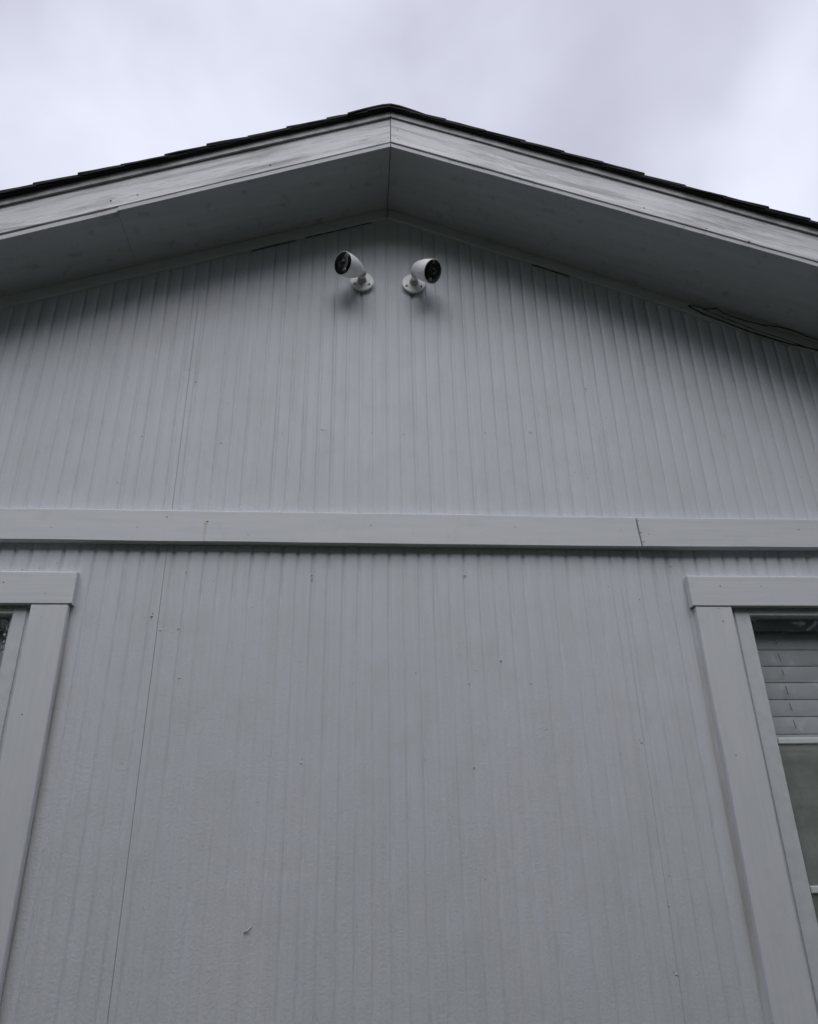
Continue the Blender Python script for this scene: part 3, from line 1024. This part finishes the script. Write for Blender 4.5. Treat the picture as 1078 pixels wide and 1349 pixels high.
def security_camera(base, joint, rear, axis, label):
    root = empty("security_camera", base, label, "security camera", "bullet cameras under the gable peak")
    base = Vector(base); joint = Vector(joint); rear = Vector(rear)
    def part(name, vf, mat, mtx, parent=root, smooth=True):
        o = mesh_obj(name, vf[0], vf[1], mat, parent, smooth)
        o.matrix_local = mtx
        return o
    out = frame_to((0, -1, 0))
    T = Matrix.Translation
    # base plate: stepped disc
    bp = part("base_plate", lathe([(-.003, .0335), (.004, .0345), (.0090, .0370), (.0105, .0375), (.0116, .0368), (.0122, .034), (.0135, .020), (.0150, .018)]), M['plastic'], out)
    for a in (-150, -30, 90):
        c = T((0.0265 * math.cos(R(a)), 0.0265 * math.sin(R(a)), 0.0128))
        part("screw", lathe([(-.002, .0042), (.0006, .0042), (.0010, .0034), (.0002, .0026)], 16), M['screw'], c, bp)
    # collar and arm
    part("collar", lathe([(.012, .0150), (.020, .0138), (.026, .0118), (.030, .0100)]), M['joint'], out)
    d = (joint - base - Vector((0, -.026, 0)))
    arm_m = T(Vector((0, -.026, 0))) @ frame_to(d)
    L = d.length
    part("arm", lathe([(-.004, .0088), (L * .5, .0084), (L - .004, .0088), (L, .010)]), M['plastic'], arm_m)
    ball = [(-.0125, .002)] + [(.0128 * math.sin(t), .0128 * math.cos(t)) for t in np.linspace(-1.3, 1.3, 12)] + [(.0125, .002)]
    part("ball_joint", lathe(ball, 28), M['joint'], T(joint - base))
    # body
    bm_ = T(rear - base) @ frame_to(axis) @ Matrix.Scale(1.045, 4)
    BL = 0.078
    prof = [(-.0035, .004), (-.003, .010), (0.0, .0165), (.006, .0205), (.016, .0248), (.028, .0290), (.0300, .0295), (.0304, .0288), (.0312, .0288), (.0316, .0300), (.044, .0326), (.060, .0345),
            (.072, .0352), (BL - .001, .0354), (BL, .0346), (BL - .0008, .0334), (BL - .003, .0330)]
    body = part("body", lathe(prof, 56), M['plastic'], bm_)
    face = part("front_glass", lathe([(BL - .006, .0325), (BL - .0004, .0331), (BL + .0004, .0325), (BL + .0008, .020), (BL + .0009, .004)], 48), M['black'], Matrix.Identity(4), body)
    # light panel, lens and sensor on the black front
    b = box_bm(-.0165, .0165, -.0085, .0105, 0, .0014, .0009, 2)
    o = bm_obj("light_panel", b, M['led'], body); o.matrix_local = T((0, .001, BL + .0002)) @ Matrix.Rotation(R(4), 4, 'Z')
    part("lens", lathe([(-.001, .0088), (.0012, .0086), (.0022, .0080), (.0020, .0064), (.0030, .0048), (.0036, .002)], 28), M['lens'], T((0.0015, .0015, BL + .0010)), body)
    dome = [(0, .0050)] + [(.0034 * math.sin(t), .0050 * math.cos(t)) for t in np.linspace(.15, 1.45, 7)]
    part("sensor_dome", lathe(dome, 20), M['sensor'], T((0.0045, -.0235, BL + .0002)), body)
    return root

nL = Vector((-.66, -.70, -.29)).normalized()
nR = Vector((.60, -.53, -.59)).normalized()
bL = Vector((-0.083, -0.002, 3.268)); bR = Vector((0.083, -0.002, 3.267))
jL = bL + Vector((0.001, -.044, .003)); jR = bR + Vector((0.0, -.052, .004))
rL = jL + Vector((-.008, -.002, .006)); rR = jR + Vector((.003, -.004, .014))
security_camera(bL, jL, rL, nL, "white bullet camera under the gable peak aimed to the left")
security_camera(bR, jR, rR, nR, "white bullet camera under the gable peak aimed to the right")

# ------------------------------------------------------------------ unseen foliage row added behind the viewer to dim the wall and fill panes
def added_hedge():
    root = empty("added_hedge", (0, -3.75, 0), "unseen tall green foliage added behind the viewer to dim the lower wall", "added_hedge")
    NL = 60000
    L, T_, H = 9.0, 0.7, 4.9
    x = rng.uniform(-L, L, NL)
    ph = rng.uniform(0, 1, NL)
    # put leaves near the outer skin of the hedge
    y = np.where(rng.random(NL) < .7, T_ * (1 - np.abs(rng.normal(0, .22, NL))), rng.uniform(-T_, T_, NL))
    top = np.array([H + 0.25 * nz1(a * .9, 2) + 0.1 * nz1(a * 4, 5) for a in x])
    z = top * np.where(rng.random(NL) < .2, 1 - np.abs(rng.normal(0, .06, NL)), ph)
    y += 0.12 * np.array([nz1(a * 1.4, b * 1.4, 3) for a, b in zip(x, z)])
    sz = rng.uniform(.06, .11, NL)
    a = rng.normal(size=(NL, 3)); a /= np.linalg.norm(a, axis=1)[:, None]
    b = rng.normal(size=(NL, 3)); b -= (a * b).sum(1)[:, None] * a; b /= np.linalg.norm(b, axis=1)[:, None]
    c = np.stack([x, y, z], 1)
    V = np.empty((NL, 4, 3))
    V[:, 0] = c - a * sz[:, None]; V[:, 1] = c + b * sz[:, None] * .5; V[:, 2] = c + a * sz[:, None]; V[:, 3] = c - b * sz[:, None] * .5
    V = V.reshape(-1, 3)
    V[:, 2] = np.maximum(V[:, 2], 0.02)
    F = np.arange(NL * 4).reshape(-1, 4)
    mesh_obj("foliage", V.tolist(), F.tolist(), M['leaf'], root)
    for k in range(16):
        xx = -L + 2 * L * (k + .5) / 16 + random.uniform(-.2, .2)
        rings = []
        for i in range(6):
            t = i / 5
            r = .05 * (1 - .8 * t)
            ox, oy = .08 * nz1(k, t * 3), .06 * nz1(k + 9, t * 3)
            rings.append([(xx + ox + r * math.cos(q), oy + r * math.sin(q), 4.4 * t) for q in [j * math.pi / 4 for j in range(8)]])
        v, f = loft(rings)
        mesh_obj("stem", v, f, M['bark'], root, True)
added_hedge()
